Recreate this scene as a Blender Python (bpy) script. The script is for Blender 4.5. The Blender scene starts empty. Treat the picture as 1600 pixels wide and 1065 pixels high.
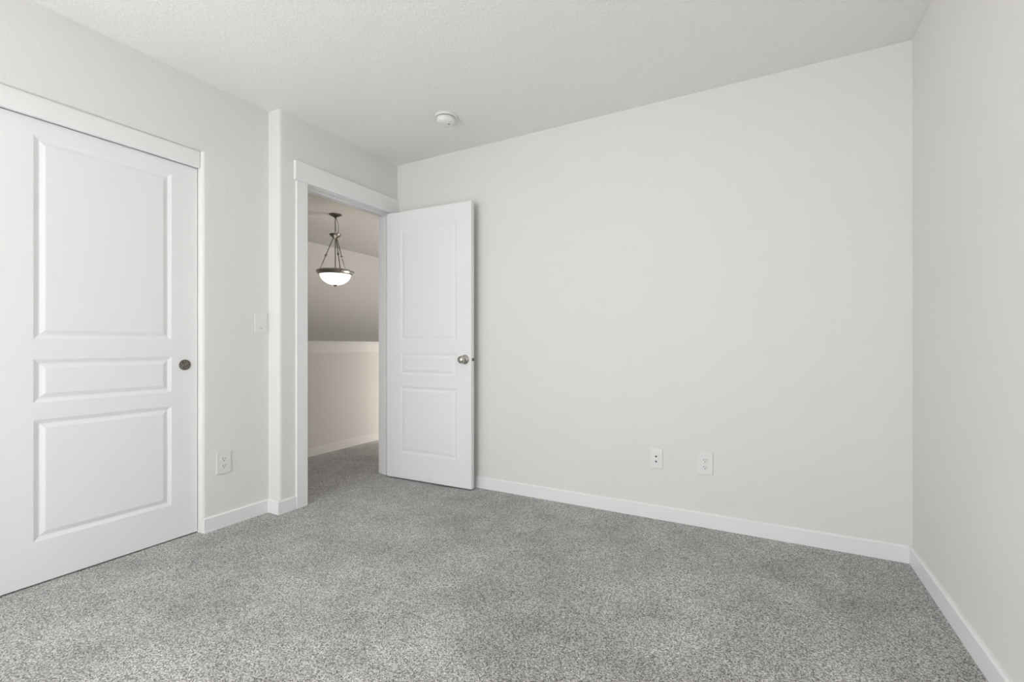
import bpy, bmesh, math, random
from mathutils import Vector, Matrix

# ------------------------------------------------------------------ camera
scene = bpy.context.scene
TH = 0.5                                   # yaw to the left of the +Y axis
cam_data = bpy.data.cameras.new('camera')
cam_data.sensor_width = 36.0
cam_data.lens = 36.0 * 720.57 / 1600.0
cam_data.shift_y = 6.47 / 1600.0
cam_data.clip_start = 0.02
cam = bpy.data.objects.new('camera', cam_data)
scene.collection.objects.link(cam)
cam.location = (2.5588, -2.782, 1.0164)
cam.rotation_euler = (math.pi / 2, 0, TH)
scene.camera = cam

# ------------------------------------------------------------------ colour management
scene.view_settings.view_transform = 'Standard'
scene.view_settings.look = 'None'
scene.view_settings.gamma = 1.0
scene.view_settings.use_curve_mapping = False
scene.view_settings.exposure = 0.0

# ------------------------------------------------------------------ sky, window light and added fills
W = 3.1665          # room width (left wall at x=0, right wall at x=W)
H = 2.44            # ceiling height
YB = -4.60          # wall behind the camera
WIN = (0.20, 2.00, 0.12, 2.08)             # window in that wall: x0, x1, z0, z1

XC = -0.10           # face of the closet wall, set back from the doorway wall
WIN2 = (-4.45, -3.25, 0.70, 2.10)          # added side window: y0, y1, z0, z1

world = bpy.data.worlds.new('world')
scene.world = world
world.use_nodes = True
bg = world.node_tree.nodes['Background']
bg.inputs[0].default_value = (0.80, 0.90, 1.0, 1)
bg.inputs[1].default_value = 1.0

def area(name, loc, rot, sx, sy, power, col):
    l = bpy.data.lights.new(name, 'AREA')
    l.shape = 'RECTANGLE'; l.size = sx; l.size_y = sy
    l.energy = power; l.color = col
    o = bpy.data.objects.new(name, l)
    scene.collection.objects.link(o)
    o.location = loc; o.rotation_euler = rot
    return o

# daylight entering through the window behind the camera
area('window_daylight', ((WIN[0] + WIN[1]) / 2, YB - 0.10, (WIN[2] + WIN[3]) / 2),
     (math.pi / 2, 0, 0), WIN[1] - WIN[0], WIN[3] - WIN[2], 47.0, (0.985, 0.99, 1.0))
# sun falling steeply through that window onto the carpet behind the camera
sl = bpy.data.lights.new('sun', 'SUN'); sl.energy = 25.5; sl.angle = math.radians(0.6); sl.color = (1.0, 0.97, 0.92)
so = bpy.data.objects.new('sun', sl); scene.collection.objects.link(so)
so.location = (1.1, -7.0, 6.0); so.rotation_euler = (math.radians(30), 0, math.radians(4))
# unseen second window, added in the left wall for more fill
area('side_window_fill', (XC - 0.20, (WIN2[0] + WIN2[1]) / 2, (WIN2[2] + WIN2[3]) / 2),
     (0, -math.pi / 2, 0), WIN2[3] - WIN2[2], WIN2[1] - WIN2[0], 31.5, (0.985, 0.99, 1.0))
# added fill for the landing, from an unseen opening made in its end wall
area('landing_fill', (-2.0, 4.30, 1.55), (-math.pi / 2, 0, 0), 1.1, 1.2, 6.0, (1.0, 0.96, 0.92))

# invented light in a made-up side doorway, added to brighten the half wall
area('half_wall_fill', (-0.02, 2.30, 0.50), (0, math.pi / 2, 0), 0.9, 0.80, 50.0, (1.0, 0.97, 0.94))

# ------------------------------------------------------------------ materials
def new_mat(name, col, rough=0.5, metal=0.0, spec=0.5):
    m = bpy.data.materials.new(name); m.use_nodes = True
    b = m.node_tree.nodes['Principled BSDF']
    b.inputs['Base Color'].default_value = (*col, 1)
    b.inputs['Roughness'].default_value = rough
    b.inputs['Metallic'].default_value = metal
    b.inputs['Specular IOR Level'].default_value = spec
    return m, m.node_tree, b

def add_bump(nt, b, scale, strength, dist, detail=4.0, stretch=None):
    tc = nt.nodes.new('ShaderNodeTexCoord')
    n = nt.nodes.new('ShaderNodeTexNoise')
    n.inputs['Scale'].default_value = scale; n.inputs['Detail'].default_value = detail
    src = tc.outputs['Object']
    if stretch:
        mp = nt.nodes.new('ShaderNodeMapping'); mp.inputs['Scale'].default_value = stretch
        nt.links.new(src, mp.inputs['Vector']); src = mp.outputs['Vector']
    nt.links.new(src, n.inputs['Vector'])
    bp = nt.nodes.new('ShaderNodeBump')
    bp.inputs['Strength'].default_value = strength; bp.inputs['Distance'].default_value = dist
    nt.links.new(n.outputs['Fac'], bp.inputs['Height'])
    nt.links.new(bp.outputs['Normal'], b.inputs['Normal'])

MWALL, nt, b = new_mat('wall_paint', (0.84, 0.832, 0.803), 0.75, 0, 0.25)
add_bump(nt, b, 70.0, 0.22, 0.004, 3.0)
MCEIL, nt, b = new_mat('ceiling_texture', (0.94, 0.932, 0.915), 0.9, 0, 0.1)
add_bump(nt, b, 85.0, 0.45, 0.006, 3.0)
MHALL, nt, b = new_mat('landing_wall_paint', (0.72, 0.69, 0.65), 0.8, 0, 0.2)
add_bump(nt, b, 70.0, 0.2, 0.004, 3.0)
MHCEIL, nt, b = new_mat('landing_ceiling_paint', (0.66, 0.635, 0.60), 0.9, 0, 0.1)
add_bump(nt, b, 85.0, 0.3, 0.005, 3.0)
MTRIM, nt, b = new_mat('white_trim_paint', (0.92, 0.922, 0.926), 0.38, 0, 0.45)
MDOOR, nt, b = new_mat('white_door_paint', (0.92, 0.922, 0.930), 0.42, 0, 0.45)
add_bump(nt, b, 60.0, 0.10, 0.0015, 4.0, (5.0, 5.0, 0.35))       # faint moulded wood grain
MPLAST, nt, b = new_mat('white_plastic', (0.86, 0.86, 0.85), 0.35)
MDARK, nt, b = new_mat('dark_slot', (0.03, 0.03, 0.03), 0.6)
MGREY, nt, b = new_mat('grey_lens', (0.32, 0.32, 0.33), 0.4)
MNICK, nt, b = new_mat('satin_nickel', (0.52, 0.50, 0.46), 0.27, 1.0)
add_bump(nt, b, 300.0, 0.02, 0.001)
MPULL, nt, b = new_mat('aged_nickel', (0.22, 0.20, 0.185), 0.42, 1.0)
add_bump(nt, b, 160.0, 0.12, 0.001)
MCUP, nt, b = new_mat('mottled_bronze', (0.2, 0.17, 0.15), 0.40, 0.9)
_n = nt.nodes.new('ShaderNodeTexNoise'); _n.inputs['Scale'].default_value = 130.0; _n.inputs['Detail'].default_value = 3.0
_tc = nt.nodes.new('ShaderNodeTexCoord'); nt.links.new(_tc.outputs['Object'], _n.inputs['Vector'])
_r = nt.nodes.new('ShaderNodeValToRGB')
_r.color_ramp.elements[0].position = 0.35; _r.color_ramp.elements[0].color = (0.13, 0.11, 0.10, 1)
_r.color_ramp.elements[1].position = 0.65; _r.color_ramp.elements[1].color = (0.33, 0.30, 0.27, 1)
nt.links.new(_n.outputs['Fac'], _r.inputs[0]); nt.links.new(_r.outputs['Color'], b.inputs['Base Color'])
MFIX, nt, b = new_mat('brushed_fixture_metal', (0.24, 0.22, 0.20), 0.33, 1.0)
add_bump(nt, b, 200.0, 0.03, 0.001)
MRIM, nt, b = new_mat('brushed_rim_metal', (0.55, 0.52, 0.48), 0.30, 1.0)
add_bump(nt, b, 200.0, 0.03, 0.001)
MWIRE, nt, b = new_mat('lamp_cord', (0.20, 0.18, 0.16), 0.6)

MGLASS, nt, b = new_mat('frosted_bowl_glass', (0.95, 0.94, 0.90), 0.4)
b.inputs['Emission Color'].default_value = (1.0, 0.95, 0.86, 1)
lw = nt.nodes.new('ShaderNodeTexNoise'); lw.inputs['Scale'].default_value = 9.0
rp = nt.nodes.new('ShaderNodeMapRange')
rp.inputs['To Min'].default_value = 1.3; rp.inputs['To Max'].default_value = 1.8
nt.links.new(lw.outputs['Fac'], rp.inputs['Value'])
nt.links.new(rp.outputs['Result'], b.inputs['Emission Strength'])

BIGOFF = (13.6, 18.4, 0.0)  # offset picked so pile patches also paint the brightness falloff, darker at right
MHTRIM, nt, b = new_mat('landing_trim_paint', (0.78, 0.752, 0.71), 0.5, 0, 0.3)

# carpet: two-tone twisted grey pile
MCARP, nt, b = new_mat('grey_carpet', (0.3, 0.3, 0.3), 1.0, 0, 0.0)
b.inputs['Sheen Weight'].default_value = 0.25
b.inputs['Sheen Roughness'].default_value = 0.6
tc = nt.nodes.new('ShaderNodeTexCoord')
def noise(scale, detail, rough=0.5):
    n = nt.nodes.new('ShaderNodeTexNoise')
    n.inputs['Scale'].default_value = scale; n.inputs['Detail'].default_value = detail
    n.inputs['Roughness'].default_value = rough
    nt.links.new(tc.outputs['Object'], n.inputs['Vector'])
    return n
fine = noise(185.0, 4.0, 0.8)
yarn = nt.nodes.new('ShaderNodeTexVoronoi'); yarn.inputs['Scale'].default_value = 300.0
nt.links.new(tc.outputs['Object'], yarn.inputs['Vector'])
mixv = nt.nodes.new('ShaderNodeMix'); mixv.data_type = 'FLOAT'
mixv.inputs[0].default_value = 0.40
sep = nt.nodes.new('ShaderNodeSeparateColor')
nt.links.new(yarn.outputs['Color'], sep.inputs[0])
nt.links.new(fine.outputs['Fac'], mixv.inputs[2]); nt.links.new(sep.outputs[0], mixv.inputs[3])
ramp = nt.nodes.new('ShaderNodeValToRGB')
ramp.color_ramp.elements[0].position = 0.30; ramp.color_ramp.elements[0].color = (0.085, 0.082, 0.079, 1)
ramp.color_ramp.elements[1].position = 0.72; ramp.color_ramp.elements[1].color = (0.86, 0.845, 0.825, 1)
e = ramp.color_ramp.elements.new(0.5); e.color = (0.425, 0.417, 0.405, 1)
nt.links.new(mixv.outputs[0], ramp.inputs[0])
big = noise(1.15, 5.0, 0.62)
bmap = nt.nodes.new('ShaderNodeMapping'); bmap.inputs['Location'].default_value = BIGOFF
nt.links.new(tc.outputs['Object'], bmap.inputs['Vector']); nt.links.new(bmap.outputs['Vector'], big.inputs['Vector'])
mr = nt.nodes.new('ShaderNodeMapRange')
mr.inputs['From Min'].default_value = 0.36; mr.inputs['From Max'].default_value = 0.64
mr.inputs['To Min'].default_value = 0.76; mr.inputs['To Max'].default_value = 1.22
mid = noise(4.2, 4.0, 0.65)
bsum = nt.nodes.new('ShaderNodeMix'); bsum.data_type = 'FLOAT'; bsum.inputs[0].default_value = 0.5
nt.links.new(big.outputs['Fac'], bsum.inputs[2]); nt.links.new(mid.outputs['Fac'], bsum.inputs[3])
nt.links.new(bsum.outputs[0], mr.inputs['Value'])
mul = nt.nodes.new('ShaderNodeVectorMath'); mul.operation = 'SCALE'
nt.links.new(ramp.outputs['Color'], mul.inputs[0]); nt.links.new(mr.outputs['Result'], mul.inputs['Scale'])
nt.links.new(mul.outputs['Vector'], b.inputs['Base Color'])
bp = nt.nodes.new('ShaderNodeBump'); bp.inputs['Strength'].default_value = 0.6; bp.inputs['Distance'].default_value = 0.006
nt.links.new(mixv.outputs[0], bp.inputs['Height']); nt.links.new(bp.outputs['Normal'], b.inputs['Normal'])

# ------------------------------------------------------------------ helpers
def box(bm, x0, x1, y0, y1, z0, z1):
    v = [bm.verts.new(p) for p in ((x0,y0,z0),(x1,y0,z0),(x1,y1,z0),(x0,y1,z0),(x0,y0,z1),(x1,y0,z1),(x1,y1,z1),(x0,y1,z1))]
    for f in ((0,3,2,1),(4,5,6,7),(0,1,5,4),(1,2,6,5),(2,3,7,6),(3,0,4,7)):
        bm.faces.new([v[i] for i in f])

def bevel_box(bm, x0, x1, y0, y1, z0, z1, r, seg=2):
    t = bmesh.new(); box(t, x0, x1, y0, y1, z0, z1)
    bmesh.ops.bevel(t, geom=list(t.edges), offset=r, segments=seg, profile=0.5, affect='EDGES')
    merge(bm, t)

def merge(bm, t, mat=None):
    me = bpy.data.meshes.new('tmp'); t.to_mesh(me); t.free()
    if mat is not None: me.transform(mat)
    bm.from_mesh(me); bpy.data.meshes.remove(me)

def prism(bm, pts, z0, z1):
    a = [bm.verts.new((x, y, z0)) for x, y in pts]; c = [bm.verts.new((x, y, z1)) for x, y in pts]
    n = len(pts)
    bm.faces.new(a[::-1]); bm.faces.new(c)
    for i in range(n): bm.faces.new((a[i], a[(i+1) % n], c[(i+1) % n], c[i]))

def lathe(bm, prof, seg=40, mat=None):
    """prof: list of (r, z); axis is local z"""
    t = bmesh.new(); rings = []
    for r, z in prof:
        if r < 1e-6: rings.append([t.verts.new((0, 0, z))])
        else: rings.append([t.verts.new((r*math.cos(2*math.pi*k/seg), r*math.sin(2*math.pi*k/seg), z)) for k in range(seg)])
    for A, B in zip(rings, rings[1:]):
        for k in range(seg):
            k2 = (k + 1) % seg
            if len(A) == 1 and len(B) == 1: continue
            if len(A) == 1: t.faces.new((A[0], B[k2], B[k]))
            elif len(B) == 1: t.faces.new((A[k], A[k2], B[0]))
            else: t.faces.new((A[k], A[k2], B[k2], B[k]))
    merge(bm, t, mat)

def tube(bm, pts, r, seg=10, closed=False):
    pts = [Vector(p) for p in pts]; n = len(pts); rings = []; up = None
    for i, p in enumerate(pts):
        if closed: d = pts[(i+1) % n] - pts[i-1]
        else: d = pts[min(i+1, n-1)] - pts[max(i-1, 0)]
        d.normalize()
        if up is None:
            up = Vector((0, 0, 1)) if abs(d.z) < 0.9 else Vector((1, 0, 0))
        a = (up - d * up.dot(d)).normalized(); up = a; c = d.cross(a)
        rr = r[i] if isinstance(r, (list, tuple)) else r
        rings.append([bm.verts.new(p + a*rr*math.cos(2*math.pi*k/seg) + c*rr*math.sin(2*math.pi*k/seg)) for k in range(seg)])
    pairs = list(zip(rings, rings[1:])) + ([(rings[-1], rings[0])] if closed else [])
    for A, B in pairs:
        for k in range(seg): bm.faces.new((A[k], A[(k+1) % seg], B[(k+1) % seg], B[k]))
    if not closed:
        bm.faces.new(rings[0][::-1]); bm.faces.new(rings[-1])

def obj(name, bm, mat, parent=None, smooth=None, label=None):
    bmesh.ops.recalc_face_normals(bm, faces=list(bm.faces))
    me = bpy.data.meshes.new(name); bm.to_mesh(me); bm.free()
    me.materials.append(mat)
    if smooth is not None:
        me.polygons.foreach_set('use_smooth', [True] * len(me.polygons))
        me.set_sharp_from_angle(angle=math.radians(smooth))
    o = bpy.data.objects.new(name, me); scene.collection.objects.link(o)
    if parent: o.parent = parent
    if label: o['label'] = label
    return o

def tag(o, label, cat, group=None, kind=None):
    o['label'] = label; o['category'] = cat
    if group: o['group'] = group
    if kind: o['kind'] = kind
    return o

def empty(name, loc, rot=(0, 0, 0)):
    o = bpy.data.objects.new(name, None); o.empty_display_size = 0.05
    scene.collection.objects.link(o); o.location = loc; o.rotation_euler = rot
    return o

def struct(name, bm, mat, label, cat, smooth=None):
    return tag(obj(name, bm, mat, None, smooth), label, cat, kind='structure')

def arc(cx, cy, r, a0, a1, n=8):
    return [(cx + r*math.cos(math.radians(a0 + (a1-a0)*i/n)), cy + r*math.sin(math.radians(a0 + (a1-a0)*i/n))) for i in range(n+1)]

# ------------------------------------------------------------------ shell
YJ = -1.02           # jog between the closet wall and the doorway wall
YCL = -1.40          # right jamb of the closet opening
YCL2 = -2.93         # left jamb of the closet opening
ZCL = 2.063          # head of the closet opening
YD0, YD1, ZD = -0.829, -0.075, 2.036       # clear bedroom doorway
XH = -0.115          # hall face of the doorway wall
XP = -1.085          # half wall, hall face
XF = -2.943          # far stairwell wall
HP = 1.035           # half wall height under its cap

bm = bmesh.new(); box(bm, XP - 0.11, W + 0.12, YB - 0.14, 4.4, -0.12, 0.0)
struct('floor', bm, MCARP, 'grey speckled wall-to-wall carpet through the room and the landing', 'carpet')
bm = bmesh.new(); box(bm, -0.90, W + 0.12, YB - 0.14, -1.0, H, H + 0.12); box(bm, -0.06, W + 0.12, -1.0, 0.12, H, H + 0.12)
struct('ceiling', bm, MCEIL, 'off-white orange-peel textured ceiling', 'ceiling')
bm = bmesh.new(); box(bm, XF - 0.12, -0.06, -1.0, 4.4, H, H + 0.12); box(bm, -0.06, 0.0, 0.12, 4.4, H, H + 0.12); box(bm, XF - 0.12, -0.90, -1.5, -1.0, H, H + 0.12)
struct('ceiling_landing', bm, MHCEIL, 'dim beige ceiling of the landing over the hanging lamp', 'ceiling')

bm = bmesh.new(); box(bm, 0.0, W + 0.12, 0.0, 0.12, 0, H)
struct('wall_back', bm, MWALL, 'long plain off-white wall behind the open door', 'wall')
bm = bmesh.new(); box(bm, W, W + 0.12, YB - 0.14, 0.0, 0, H)
struct('wall_right', bm, MWALL, 'plain off-white wall at the right edge', 'wall')

# left wall: doorway part, jog with a rounded corner, closet part
bm = bmesh.new()
R = 0.020
jog = arc(-R, YJ + R, R, 0, -90)                                  # rounded outer corner of the jog
R2 = 0.018
clo = arc(XC - R2, YCL + R2, R2, 0, -90)                          # rounded outer corner at the closet
core = [(0.0, -0.85)] + jog + [(XC, YJ)]
tail = [(-0.215, YCL), (-0.215, -1.0), (XH, -1.0), (XH, -0.85)]
prism(bm, core + clo + tail, 0, ZCL)
prism(bm, core + [(XC, YCL)] + tail, ZCL, H)
box(bm, XH, 0.0, -0.85, -0.055, 2.06, H)                          # above the doorway
box(bm, XH, 0.0, -0.055, 0.0, 0, H)                               # right of the doorway
box(bm, -0.215, XC, YCL2, YCL, ZCL, H)                            # above the closet
clo2 = arc(XC - R2, YCL2 - R2, R2, 90, 0)
YP = -3.05
prism(bm, clo2 + [(XC, YP), (-0.215, YP), (-0.215, YCL2)], 0, ZCL)
box(bm, -0.215, XC, YP, YCL2, ZCL, H)
v0, v1, u0, u1 = WIN2
box(bm, -0.215, XC, v1, YP, 0, H); box(bm, -0.215, XC, YB, v0, 0, H)
box(bm, -0.215, XC, v0, v1, 0, u0); box(bm, -0.215, XC, v0, v1, u1, H)
struct('wall_left', bm, MWALL, 'off-white wall with the closet, the jog and the doorway', 'wall', smooth=30)

# closet interior
bm = bmesh.new()
box(bm, -0.90, -0.82, -3.05, -1.0, 0, H)
box(bm, -0.82, -0.215, -1.06, -1.0, 0, H)
box(bm, -0.82, -0.215, -3.05, -2.99, 0, H)
struct('wall_closet', bm, MWALL, 'walls inside the closet behind the sliding doors', 'wall')

# wall behind the camera with its window opening
bm = bmesh.new()
x0, x1, z0, z1 = WIN
box(bm, XC, x0, YB - 0.14, YB, 0, H); box(bm, x1, W, YB - 0.14, YB, 0, H)
box(bm, x0, x1, YB - 0.14, YB, 0, z0); box(bm, x0, x1, YB - 0.14, YB, z1, H)
struct('wall_front', bm, MWALL, 'off-white window wall behind the camera', 'wall')
w2 = empty('window_2', (XC, (v0 + v1)/2, u0), (0, 0, math.radians(90)))
tag(w2, 'unseen white framed window added in the left wall, behind the camera', 'window', kind='structure')
hy, hz = (v1 - v0)/2, u1 - u0
bm = bmesh.new()
for a, c2, d0, d1 in ((-hy, -hy + .045, 0, hz), (hy - .045, hy, 0, hz), (-hy + .045, hy - .045, 0, .045), (-hy + .045, hy - .045, hz - .045, hz), (-.022, .022, .045, hz - .045)):
    box(bm, a, c2, 0.030, 0.080, d0, d1)
obj('window_frame', bm, MTRIM, w2)
win = empty('window_1', ((x0 + x1)/2, YB, z0)); tag(win, 'white framed window behind the camera', 'window', kind='structure')
wx = (x1 - x0)/2; wz = z1 - z0
bm = bmesh.new()
for a, c2, d0, d1 in ((-wx, -wx + .05, 0, wz), (wx - .05, wx, 0, wz), (-wx + .05, wx - .05, 0, .05), (-wx + .05, wx - .05, wz - .05, wz), (-.025, .025, .05, wz - .05)):
    box(bm, a, c2, -0.075, -0.025, d0, d1)
obj('window_frame', bm, MTRIM, win)
bm = bmesh.new(); bevel_box(bm, -wx - .04, wx + .04, 0.001, 0.05, -0.03, 0.0, 0.004); obj('window_sill', bm, MTRIM, win)

# landing beyond the doorway: half wall, stairwell, far wall
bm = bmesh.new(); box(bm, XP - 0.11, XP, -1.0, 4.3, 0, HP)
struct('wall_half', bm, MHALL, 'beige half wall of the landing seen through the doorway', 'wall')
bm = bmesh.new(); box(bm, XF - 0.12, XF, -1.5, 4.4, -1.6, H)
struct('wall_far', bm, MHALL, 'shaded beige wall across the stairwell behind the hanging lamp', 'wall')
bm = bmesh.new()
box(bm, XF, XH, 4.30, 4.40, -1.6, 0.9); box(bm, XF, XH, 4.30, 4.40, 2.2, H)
box(bm, XF, -2.6, 4.30, 4.40, 0.9, 2.2); box(bm, -1.4, XH, 4.30, 4.40, 0.9, 2.2)  # unseen opening added to let in the landing fill
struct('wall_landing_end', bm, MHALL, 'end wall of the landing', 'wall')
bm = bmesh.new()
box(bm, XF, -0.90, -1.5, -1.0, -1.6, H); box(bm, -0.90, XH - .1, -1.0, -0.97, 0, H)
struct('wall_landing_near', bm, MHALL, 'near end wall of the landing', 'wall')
bm = bmesh.new(); box(bm, XH, 0.0, 0.0, 1.90, 0, H); box(bm, XH, 0.0, 2.70, 4.4, 0, H); box(bm, XH, 0.0, 1.90, 2.70, 2.04, H)  # door gap made up for the added light on the half wall
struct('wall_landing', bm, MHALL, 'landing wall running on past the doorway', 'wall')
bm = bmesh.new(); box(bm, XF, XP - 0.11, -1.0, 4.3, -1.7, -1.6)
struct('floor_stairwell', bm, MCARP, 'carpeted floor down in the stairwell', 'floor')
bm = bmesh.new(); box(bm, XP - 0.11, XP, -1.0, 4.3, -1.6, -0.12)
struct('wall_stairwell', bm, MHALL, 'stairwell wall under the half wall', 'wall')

# ------------------------------------------------------------------ baseboards
BT, BH = 0.013, 0.080
def baseboard(name, path, side, label, mat=None):
    """path in plan; side=+1 puts the board to the left of the walking direction"""
    prof = [(0.0, 0.0), (BT, 0.0), (BT, BH - 0.006), (BT - 0.005, BH), (0.0, BH)]
    bm = bmesh.new(); rows = []
    P = [Vector(p) for p in path]
    for off, z in prof:
        row = []
        for i, p in enumerate(P):
            ns = []
            if i > 0: d = (P[i] - P[i-1]).normalized(); ns.append(Vector((-d.y, d.x)) * side)
            if i < len(P) - 1: d = (P[i+1] - P[i]).normalized(); ns.append(Vector((-d.y, d.x)) * side)
            q = p + (ns[0] * off if len(ns) == 1 else (ns[0] + ns[1]) * off)   # right-angled mitres
            row.append(bm.verts.new((q.x, q.y, z)))
        rows.append(row)
    n = len(prof)
    for j in range(n):
        A, B = rows[j], rows[(j+1) % n]
        for i in range(len(P) - 1): bm.faces.new((A[i], A[i+1], B[i+1], B[i]))
    bm.faces.new([r[0] for r in rows]); bm.faces.new([r[-1] for r in rows][::-1])
    return struct(name, bm, mat or MTRIM, label, 'baseboard')
baseboard('baseboard_back', [(0.001, 0), (W - BT, 0)], -1, 'white baseboard along the long back wall')
baseboard('baseboard_right', [(W, 0), (W, YB + 0.001)], -1, 'white baseboard along the right wall')
baseboard('baseboard_left', [(XC, YCL + 0.004), (XC, YJ), (0, YJ), (0, -0.9125)], -1, 'short white baseboard wrapping the jog beside the doorway')
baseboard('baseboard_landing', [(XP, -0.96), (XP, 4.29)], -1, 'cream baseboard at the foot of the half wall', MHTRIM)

# ------------------------------------------------------------------ trims
CT = 0.018
bm = bmesh.new()
bevel_box(bm, 0.0, CT, -0.912, YD0 - 0.005, 0.0, ZD + 0.005, 0.0025)
bevel_box(bm, 0.0, CT, YD1 + 0.005, -0.0005, 0.0, ZD + 0.005, 0.0025)
bevel_box(bm, 0.0, CT + 0.004, -0.923, -0.0005, ZD + 0.005, 2.162, 0.0025)
struct('trim_1', bm, MTRIM, 'flat white casing around the bedroom doorway with a taller header', 'door casing')
bm = bmesh.new()
box(bm, XH, 0.0, -0.85, YD0, 0, ZD); box(bm, XH, 0.0, YD1, -0.055, 0, ZD)
box(bm, XH, 0.0, -0.85, -0.055, ZD, 2.06)
for a, c2 in ((YD0, YD0 + 0.011), (YD1 - 0.011, YD1)):                # door stops
    bevel_box(bm, -0.072, -0.040, a, c2, 0, ZD - 0.011, 0.002)
bevel_box(bm, -0.072, -0.040, YD0, YD1, ZD - 0.011, ZD, 0.002)
struct('trim_2', bm, MTRIM, 'white jamb and stops lining the bedroom doorway', 'door jamb')
bm = bmesh.new()
bevel_box(bm, XH - CT, XH, -0.915, YD0 - 0.005, 0.0, ZD + 0.005, 0.0025)
bevel_box(bm, XH - CT, XH, YD1 + 0.005, 0.008, 0.0, ZD + 0.005, 0.0025)
bevel_box(bm, XH - CT - 0.004, XH, -0.925, 0.018, ZD + 0.005, 2.162, 0.0025)
struct('trim_3', bm, MTRIM, 'white casing on the landing side of the doorway', 'door casing')
bm = bmesh.new(); bevel_box(bm, -0.137, -0.117, YCL2 + 0.002, YCL - 0.002, 1.974, ZCL - 0.001, 0.0015)
struct('trim_4', bm, MTRIM, 'white fascia board hiding the track over the closet doors', 'closet trim')
bm = bmesh.new()
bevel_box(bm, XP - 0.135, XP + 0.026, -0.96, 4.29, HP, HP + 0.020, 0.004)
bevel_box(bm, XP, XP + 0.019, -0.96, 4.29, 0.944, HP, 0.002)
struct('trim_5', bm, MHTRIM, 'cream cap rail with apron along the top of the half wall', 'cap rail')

# ------------------------------------------------------------------ moulded three-panel doors
PROF = [(0.0, 0.0), (0.002, 0.0005), (0.016, 0.0064), (0.019, 0.0070), (0.022, 0.0064), (0.037, 0.0013), (0.040, 0.0008)]
def panel_leaf(bm, w, h, thick, px0, px1, rows, relief=1.0):
    """leaf in local x (width), z (height); front face at y=0 facing -y, back at y=thick"""
    xs = [0.0, px0, px1, w]; zs = [0.0]
    for a, c2 in rows: zs += [a, c2]
    zs.append(h)
    for front in (True, False):
        y = 0.0 if front else thick
        s = 1.0 if front else -1.0
        def quad(p):
            vs = [bm.verts.new(q) for q in p]
            bm.faces.new(vs if front else vs[::-1])
        for i in range(3):
            for j in range(len(zs) - 1):
                if i == 1 and j % 2 == 1:
                    rects = [(xs[1] + o, xs[2] - o, zs[j] + o, zs[j+1] - o, y + s*dp*relief) for o, dp in PROF]
                    for A, B in zip(rects, rects[1:]):
                        ca = [(A[0], A[4], A[2]), (A[1], A[4], A[2]), (A[1], A[4], A[3]), (A[0], A[4], A[3])]
                        cb = [(B[0], B[4], B[2]), (B[1], B[4], B[2]), (B[1], B[4], B[3]), (B[0], B[4], B[3])]
                        for k in range(4): quad((ca[k], ca[(k+1) % 4], cb[(k+1) % 4], cb[k]))
                    B = rects[-1]
                    quad(((B[0], B[4], B[2]), (B[1], B[4], B[2]), (B[1], B[4], B[3]), (B[0], B[4], B[3])))
                else:
                    quad(((xs[i], y, zs[j]), (xs[i+1], y, zs[j]), (xs[i+1], y, zs[j+1]), (xs[i], y, zs[j+1])))
    for i in range(3):
        for z in (0.0, h):
            bm.faces.new([bm.verts.new(q) for q in ((xs[i], 0, z), (xs[i+1], 0, z), (xs[i+1], thick, z), (xs[i], thick, z))])
    for j in range(len(zs) - 1):
        for x in (0.0, w):
            bm.faces.new([bm.verts.new(q) for q in ((x, 0, zs[j]), (x, 0, zs[j+1]), (x, thick, zs[j+1]), (x, thick, zs[j]))])
    bmesh.ops.remove_doubles(bm, verts=list(bm.verts), dist=1e-5)

# --- bedroom door, swung open against the long wall
DW, DT, DZ0, DH = 0.7595, 0.035, 0.012, 2.012
d1 = empty('door_1', (0.012, -0.126, DZ0), (0, 0, math.radians(1.96)))
tag(d1, 'white three-panel door standing open against the long wall', 'door', kind='structure')
bm = bmesh.new()
panel_leaf(bm, DW, DH, DT, 0.128, 0.641, [(0.189, 0.698), (0.782, 0.948), (1.034, 1.896)], 0.6)
obj('door_leaf', bm, MDOOR, d1)
KZ, KX = 0.916 - DZ0, 0.707
for sgn, y0, ln in ((-1, 0.0, 1.0), (1, DT, 0.80)):
    M = Matrix.Translation((KX, y0, KZ)) @ Matrix.Rotation(math.radians(90 if sgn < 0 else -90), 4, 'X')
    bm = bmesh.new()
    lathe(bm, [(0.0, 0.020*ln), (0.0115, 0.020*ln), (0.0105, 0.026*ln), (0.013, 0.031*ln), (0.021, 0.036*ln), (0.0265, 0.044*ln), (0.0268, 0.051*ln), (0.024, 0.058*ln), (0.017, 0.0635*ln), (0.008, 0.066*ln), (0.0, 0.0665*ln)], 40, M)
    kn = obj('door_knob', bm, MNICK, d1, 50, 'satin nickel knob facing the room' if sgn < 0 else 'satin nickel knob on the wall side')
    bm = bmesh.new()
    lathe(bm, [(0.0, 0.0), (0.0335, 0.0), (0.0335, 0.003), (0.030, 0.008*ln), (0.022, 0.014*ln), (0.0125, 0.0205*ln), (0.0, 0.0205*ln)], 40, M)
    obj('rosette', bm, MNICK, kn, 45)
bm = bmesh.new(); bevel_box(bm, DW - 0.0005, DW + 0.0012, 0.005, 0.030, KZ - 0.028, KZ + 0.028, 0.0005)
lp = obj('latch_plate', bm, MTRIM, d1, None, 'small white latch plate on the free edge')
bm = bmesh.new()
lathe(bm, [(0.0115, 0.0), (0.0115, 0.004), (0.0085, 0.008), (0.0050, 0.0085), (0.0045, 0.006), (0.0, 0.006)], 24, Matrix.Translation((DW + 0.001, DT/2, KZ)) @ Matrix.Rotation(math.radians(90), 4, 'Y'))
obj('latch_bolt', bm, MPULL, lp, 45)

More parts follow.
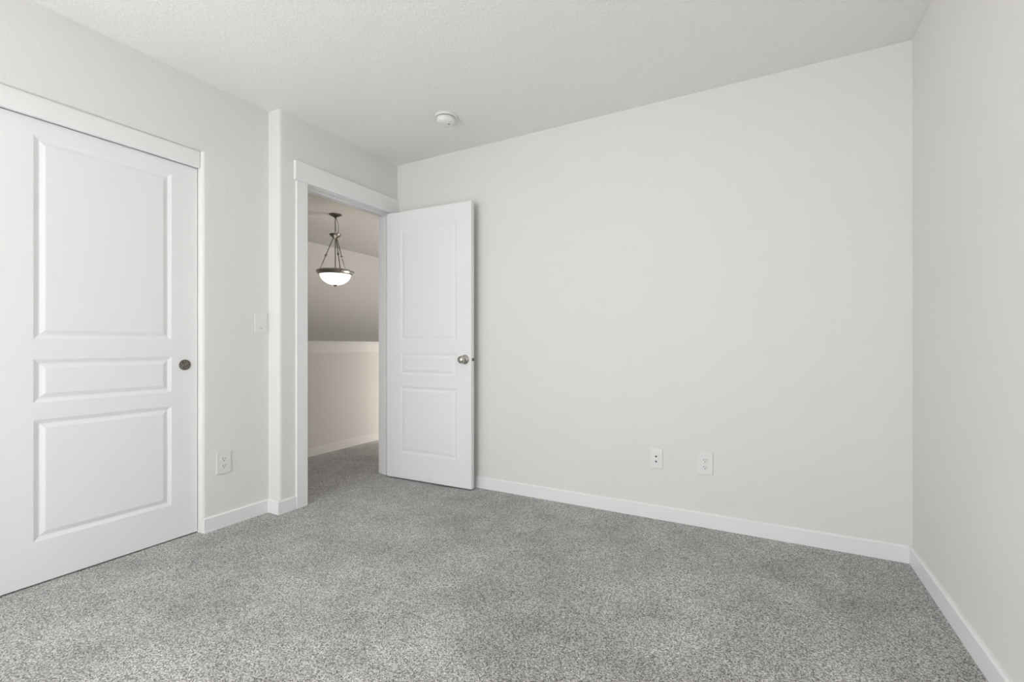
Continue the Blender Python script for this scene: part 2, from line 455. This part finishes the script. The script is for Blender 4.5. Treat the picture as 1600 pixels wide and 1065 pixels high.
# --- closet sliding doors (only the right one is in the picture)
CZ0, CDX = 0.007, -0.142
def closet_door(name, y_right, xface, label, h=1.9665):
    cw = 0.767
    o = empty(name, (xface, y_right, CZ0), (0, 0, math.radians(90)))     # local x -> +Y, local -y -> +X
    tag(o, label, 'closet door', kind='structure')
    bm = bmesh.new()
    panel_leaf(bm, cw, h, 0.034, 0.126, 0.644, [(0.177, 0.694), (0.765, 0.950), (1.035, 1.899)])
    t = bmesh.new(); me = bpy.data.meshes.new('t'); bm.to_mesh(me); bm.free()
    t.from_mesh(me); bpy.data.meshes.remove(me)
    obj('door_leaf', t, MDOOR, o)
    return o, cw
c1, cw = closet_door('door_2', YCL - 0.0035 - 0.767, CDX, 'white three-panel sliding closet door with a round finger pull')
M = Matrix.Translation((cw - 0.0615, 0.0, 0.912 - CZ0)) @ Matrix.Rotation(math.radians(90), 4, 'X')
bm = bmesh.new()
lathe(bm, [(0.0280, 0.0), (0.0280, 0.0030), (0.0268, 0.0048), (0.0250, 0.0052), (0.0232, 0.0042), (0.0228, 0.0010), (0.0, 0.0008)], 40, M)
fp = obj('finger_pull', bm, MPULL, c1, 40, 'round dark nickel finger pull')
bm = bmesh.new()
lathe(bm, [(0.0226, 0.0030), (0.0205, 0.0016), (0.0150, 0.0011), (0.0, 0.0010)], 40, M)
obj('cup', bm, MCUP, fp, 60, 'mottled brown dished cup of the pull')
closet_door('door_3', YCL2 + 0.002, CDX - 0.045, 'second white sliding closet door behind the first', 1.990)

# ------------------------------------------------------------------ wall plates
def plate_frame(name, loc, facing):
    """local x = along wall, local -y = into the room, z up"""
    return empty(name, loc, (0, 0, 0 if facing == 'back' else math.radians(90)))
def plate_mesh(w, h):
    bm = bmesh.new(); bevel_box(bm, -w/2, w/2, -0.0065, -0.0002, -h/2, h/2, 0.0025, 3); return bm
def cyl_y(bm, x, z, r, y0, y1, seg=24):
    lathe(bm, [(0, 0), (r, 0), (r, y0 - y1), (0, y0 - y1)], seg, Matrix.Translation((x, y0, z)) @ Matrix.Rotation(math.radians(90), 4, 'X'))

def make_outlet(name, loc, facing, label):
    o = plate_frame(name, loc, facing); tag(o, label, 'electrical outlet', 'duplex outlets')
    obj('cover_plate', plate_mesh(0.079, 0.121), MPLAST, o)
    for zc in (0.0195, -0.0195):
        bm = bmesh.new()
        n = 32; rr = 0.0172
        ring = []
        for k in range(n):
            a = 2*math.pi*k/n
            ring.append((rr*math.cos(a), max(-0.0142, min(0.0142, rr*math.sin(a)))))
        f = [bm.verts.new((x, -0.0060, zc + z)) for x, z in ring]; g = [bm.verts.new((x, -0.0082, zc + z)) for x, z in ring]
        for k in range(n): bm.faces.new((f[k], f[(k+1) % n], g[(k+1) % n], g[k]))
        bm.faces.new(g); bm.faces.new(f[::-1])
        rc = obj('receptacle', bm, MPLAST, o)
        for sx, hh in ((-0.0064, 0.0042), (0.0064, 0.0034)):
            bm = bmesh.new(); box(bm, sx - 0.0012, sx + 0.0012, -0.0086, -0.0080, zc + 0.0035 - hh, zc + 0.0035 + hh)
            obj('slot', bm, MDARK, rc)
        bm = bmesh.new(); cyl_y(bm, 0, zc - 0.0078, 0.0026, -0.0080, -0.0086, 16); obj('ground_hole', bm, MDARK, rc)
    bm = bmesh.new(); cyl_y(bm, 0, 0, 0.0030, -0.0064, -0.0074, 16); obj('screw', bm, MPLAST, o)
    return o
make_outlet('wall_outlet', (2.271, 0.0, 0.3535), 'back', 'white duplex outlet on the long wall, right of the two-jack plate')
make_outlet('wall_outlet', (XC, -1.290, 0.360), 'left', 'white duplex outlet low on the wall between closet and jog')

jk = plate_frame('jack_plate', (2.005, 0.0, 0.355), 'back')
tag(jk, 'white plate with two dark round jacks on the long wall, left of the outlet', 'jack plate')
obj('cover_plate', plate_mesh(0.072, 0.118), MPLAST, jk)
bm = bmesh.new(); bevel_box(bm, -0.0165, 0.0165, -0.0078, -0.006, -0.033, 0.033, 0.0008); obj('insert', bm, MPLAST, jk)
for zc in (0.0105, -0.0190):
    bm = bmesh.new()
    cyl_y(bm, 0, zc, 0.0056, -0.0076, -0.0100, 20)
    cj = obj('jack', bm, MGREY, jk, None, 'dark round jack')
    bm = bmesh.new(); cyl_y(bm, 0, zc, 0.0042, -0.0099, -0.0104, 16); obj('socket', bm, MDARK, cj)

sw = plate_frame('light_switch', (XC, -1.0725, 1.150), 'left')
tag(sw, 'white rocker light switch on the wall between closet and jog', 'light switch')
obj('cover_plate', plate_mesh(0.076, 0.119), MPLAST, sw)
bm = bmesh.new()                                   # rocker paddle, slightly tilted
pts = [(-0.0062, -0.031), (-0.0095, -0.031), (-0.0075, 0.0), (-0.0072, 0.031), (-0.0062, 0.031)]
A = [bm.verts.new((-0.0160, y, z)) for y, z in pts]; B = [bm.verts.new((0.0160, y, z)) for y, z in pts]
bm.faces.new(A); bm.faces.new(B[::-1])
for k in range(5): bm.faces.new((A[k], B[k], B[(k+1) % 5], A[(k+1) % 5]))
rk = obj('rocker', bm, MPLAST, sw)
bm = bmesh.new(); box(bm, -0.0075, 0.0075, -0.0074, -0.0064, -0.0345, -0.0318); obj('slider_slot', bm, MGREY, rk, None, 'small dark slot under the rocker')

# ------------------------------------------------------------------ smoke detector
sd = empty('smoke_detector', (0.822, -0.462, H))
tag(sd, 'round white smoke detector on the ceiling in front of the long wall', 'smoke detector')
bm = bmesh.new()
lathe(bm, [(0, 0), (0.0670, 0), (0.0690, -0.004), (0.0690, -0.011), (0.0665, -0.0145), (0.0580, -0.0150), (0, -0.0150)], 56)
obj('base', bm, MPLAST, sd, 40)
bm = bmesh.new(); lathe(bm, [(0, -0.0148), (0.0545, -0.0148), (0.0545, -0.0205), (0, -0.0205)], 56); obj('vent_gap', bm, MDARK, sd, 40, 'dark vent slot around the body')
bm = bmesh.new()
lathe(bm, [(0, -0.0190), (0.0590, -0.0190), (0.0600, -0.0210), (0.0575, -0.0360), (0.0525, -0.0470), (0.0450, -0.0515), (0.0270, -0.0530), (0, -0.0535)], 56)
cv = obj('cover', bm, MPLAST, sd, 40)
bm = bmesh.new(); lathe(bm, [(0, -0.0515), (0.0065, -0.0515), (0.0065, -0.0542), (0, -0.0542)], 20, Matrix.Translation((0.022, 0.004, 0))); obj('test_button', bm, MGREY, cv, 40)

# ------------------------------------------------------------------ hanging bowl lamp over the stairwell
PX, PY = -1.543, 0.708
pl = empty('pendant_light', (PX, PY, H))
tag(pl, 'brushed metal pendant lamp with a lit white glass bowl, hanging beyond the doorway', 'pendant lamp')
zz = lambda z: z - H
bm = bmesh.new()
lathe(bm, [(0, 0), (0.066, 0), (0.068, -0.004), (0.060, -0.010), (0.046, -0.014), (0.036, -0.022), (0.020, -0.030), (0.010, -0.034), (0.009, -0.046), (0.0, -0.048)], 40)
obj('canopy', bm, MFIX, pl, 40)
ZHUB = zz(2.205)
z = -0.046; k = 0; link_h = 0.031
while z - link_h > ZHUB + 0.022:
    bm = bmesh.new(); pts = []
    for i in range(20):
        a = 2*math.pi*i/20
        u, v = 0.0078*math.cos(a), (link_h/2)*math.sin(a)
        pts.append((u, 0, z - link_h/2 + v) if k % 2 == 0 else (0, u, z - link_h/2 + v))
    tube(bm, pts, 0.0026, 8, True); obj('chain_link', bm, MFIX, pl, 60)
    z -= link_h - 0.0075; k += 1
bm = bmesh.new(); pts = []
for i in range(13):
    t = i/12; pts.append((0.010 + 0.036*math.sin(math.pi*min(1, t*1.05)*0.75), 0.004, -0.040 + (ZHUB + 0.045)*t))
pts += [(0.016, 0.003, ZHUB + 0.008)]
tube(bm, pts, 0.0030, 8); obj('cord', bm, MWIRE, pl, 60)
bm = bmesh.new()
tube(bm, [(0.0105*math.cos(2*math.pi*i/20), 0, ZHUB + 0.019 + 0.0105*math.sin(2*math.pi*i/20)) for i in range(20)], 0.0025, 8, True)
obj('loop', bm, MFIX, pl, 60)
bm = bmesh.new()
lathe(bm, [(0, 0.010), (0.013, 0.010), (0.017, 0.003), (0.014, -0.003), (0.030, 0.000), (0.050, 0.012), (0.062, 0.020), (0.063, 0.016), (0.052, 0.001), (0.034, -0.014), (0.020, -0.024), (0.012, -0.034), (0.0, -0.037)], 40, Matrix.Translation((0, 0, ZHUB)))
obj('hub', bm, MFIX, pl, 40)
ZR = zz(1.812)                                      # rim of the bowl
RR = 0.182
view = Vector((-math.sin(TH), math.cos(TH), 0)); right = Vector((math.cos(TH), math.sin(TH), 0))
for adeg in (-98, 22, 142):
    a = math.radians(adeg); d = right*math.sin(a) + view*math.cos(a)
    p0 = d*0.022 + Vector((0, 0, ZHUB - 0.022)); p1 = d*0.168 + Vector((0, 0, ZR + 0.008))
    bm = bmesh.new(); tube(bm, [p0, p1], 0.0052, 10)
    rod = obj('rod', bm, MFIX, pl, 60)
    bm = bmesh.new(); q = p0.lerp(p1, 0.52); u = (p1 - p0).normalized()
    tube(bm, [q - u*0.016, q - u*0.010, q - u*0.004, q + u*0.004, q + u*0.010, q + u*0.016], [0.0055, 0.0085, 0.0120, 0.0120, 0.0085, 0.0055], 12)
    obj('knuckle', bm, MFIX, rod, 50)
    bm = bmesh.new(); c3 = d*0.187 + Vector((0, 0, ZR + 0.002))
    lathe(bm, [(0, 0.016), (0.006, 0.014), (0.0085, 0.008), (0.0085, -0.008), (0.006, -0.014), (0, -0.016)], 16, Matrix.Translation(c3))
    obj('rim_lug', bm, MFIX, rod, 50)
bm = bmesh.new(); tube(bm, [(0, 0, ZHUB - 0.03), (0, 0, ZR - 0.135)], 0.0052, 10); obj('stem', bm, MFIX, pl, 60)
bm = bmesh.new()
lathe(bm, [(0.158, 0.018), (0.178, 0.019), (0.184, 0.015), (0.196, 0.012), (0.198, 0.004), (0.190, -0.002), (0.185, -0.012), (0.178, -0.022), (0.168, -0.030), (0.160, -0.028), (0.163, -0.010), (0.158, 0.018)], 64, Matrix.Translation((0, 0, ZR)))
obj('rim_ring', bm, MRIM, pl, 50)
bm = bmesh.new(); prof = []
ZB = -0.142
for i in range(15):
    a = math.pi/2*i/14; prof.append((0.163*math.cos(a) if i < 14 else 0.0, -0.012 + (ZB + 0.012)*math.sin(a)))
inner = [(max(0.0, r - 0.005), zq + 0.006) for r, zq in reversed(prof)]
lathe(bm, prof + inner + [prof[0]], 64, Matrix.Translation((0, 0, ZR)))
obj('glass_bowl', bm, MGLASS, pl, 60, 'lit frosted white glass bowl')
bm = bmesh.new()
lathe(bm, [(0, 0.006), (0.022, 0.004), (0.021, -0.003), (0.012, -0.007), (0.009, -0.013), (0, -0.017)], 24, Matrix.Translation((0, 0, ZR + ZB)))
obj('finial', bm, MFIX, pl, 50)
# the lamp's own bulbs, shining up out of the open bowl
bl = bpy.data.lights.new('bulb', 'POINT'); bl.energy = 0.25; bl.color = (1.0, 0.86, 0.68); bl.shadow_soft_size = 0.05
bo = bpy.data.objects.new('bulb', bl); scene.collection.objects.link(bo); bo.parent = pl; bo.location = (0.03, 0, ZR - 0.03)
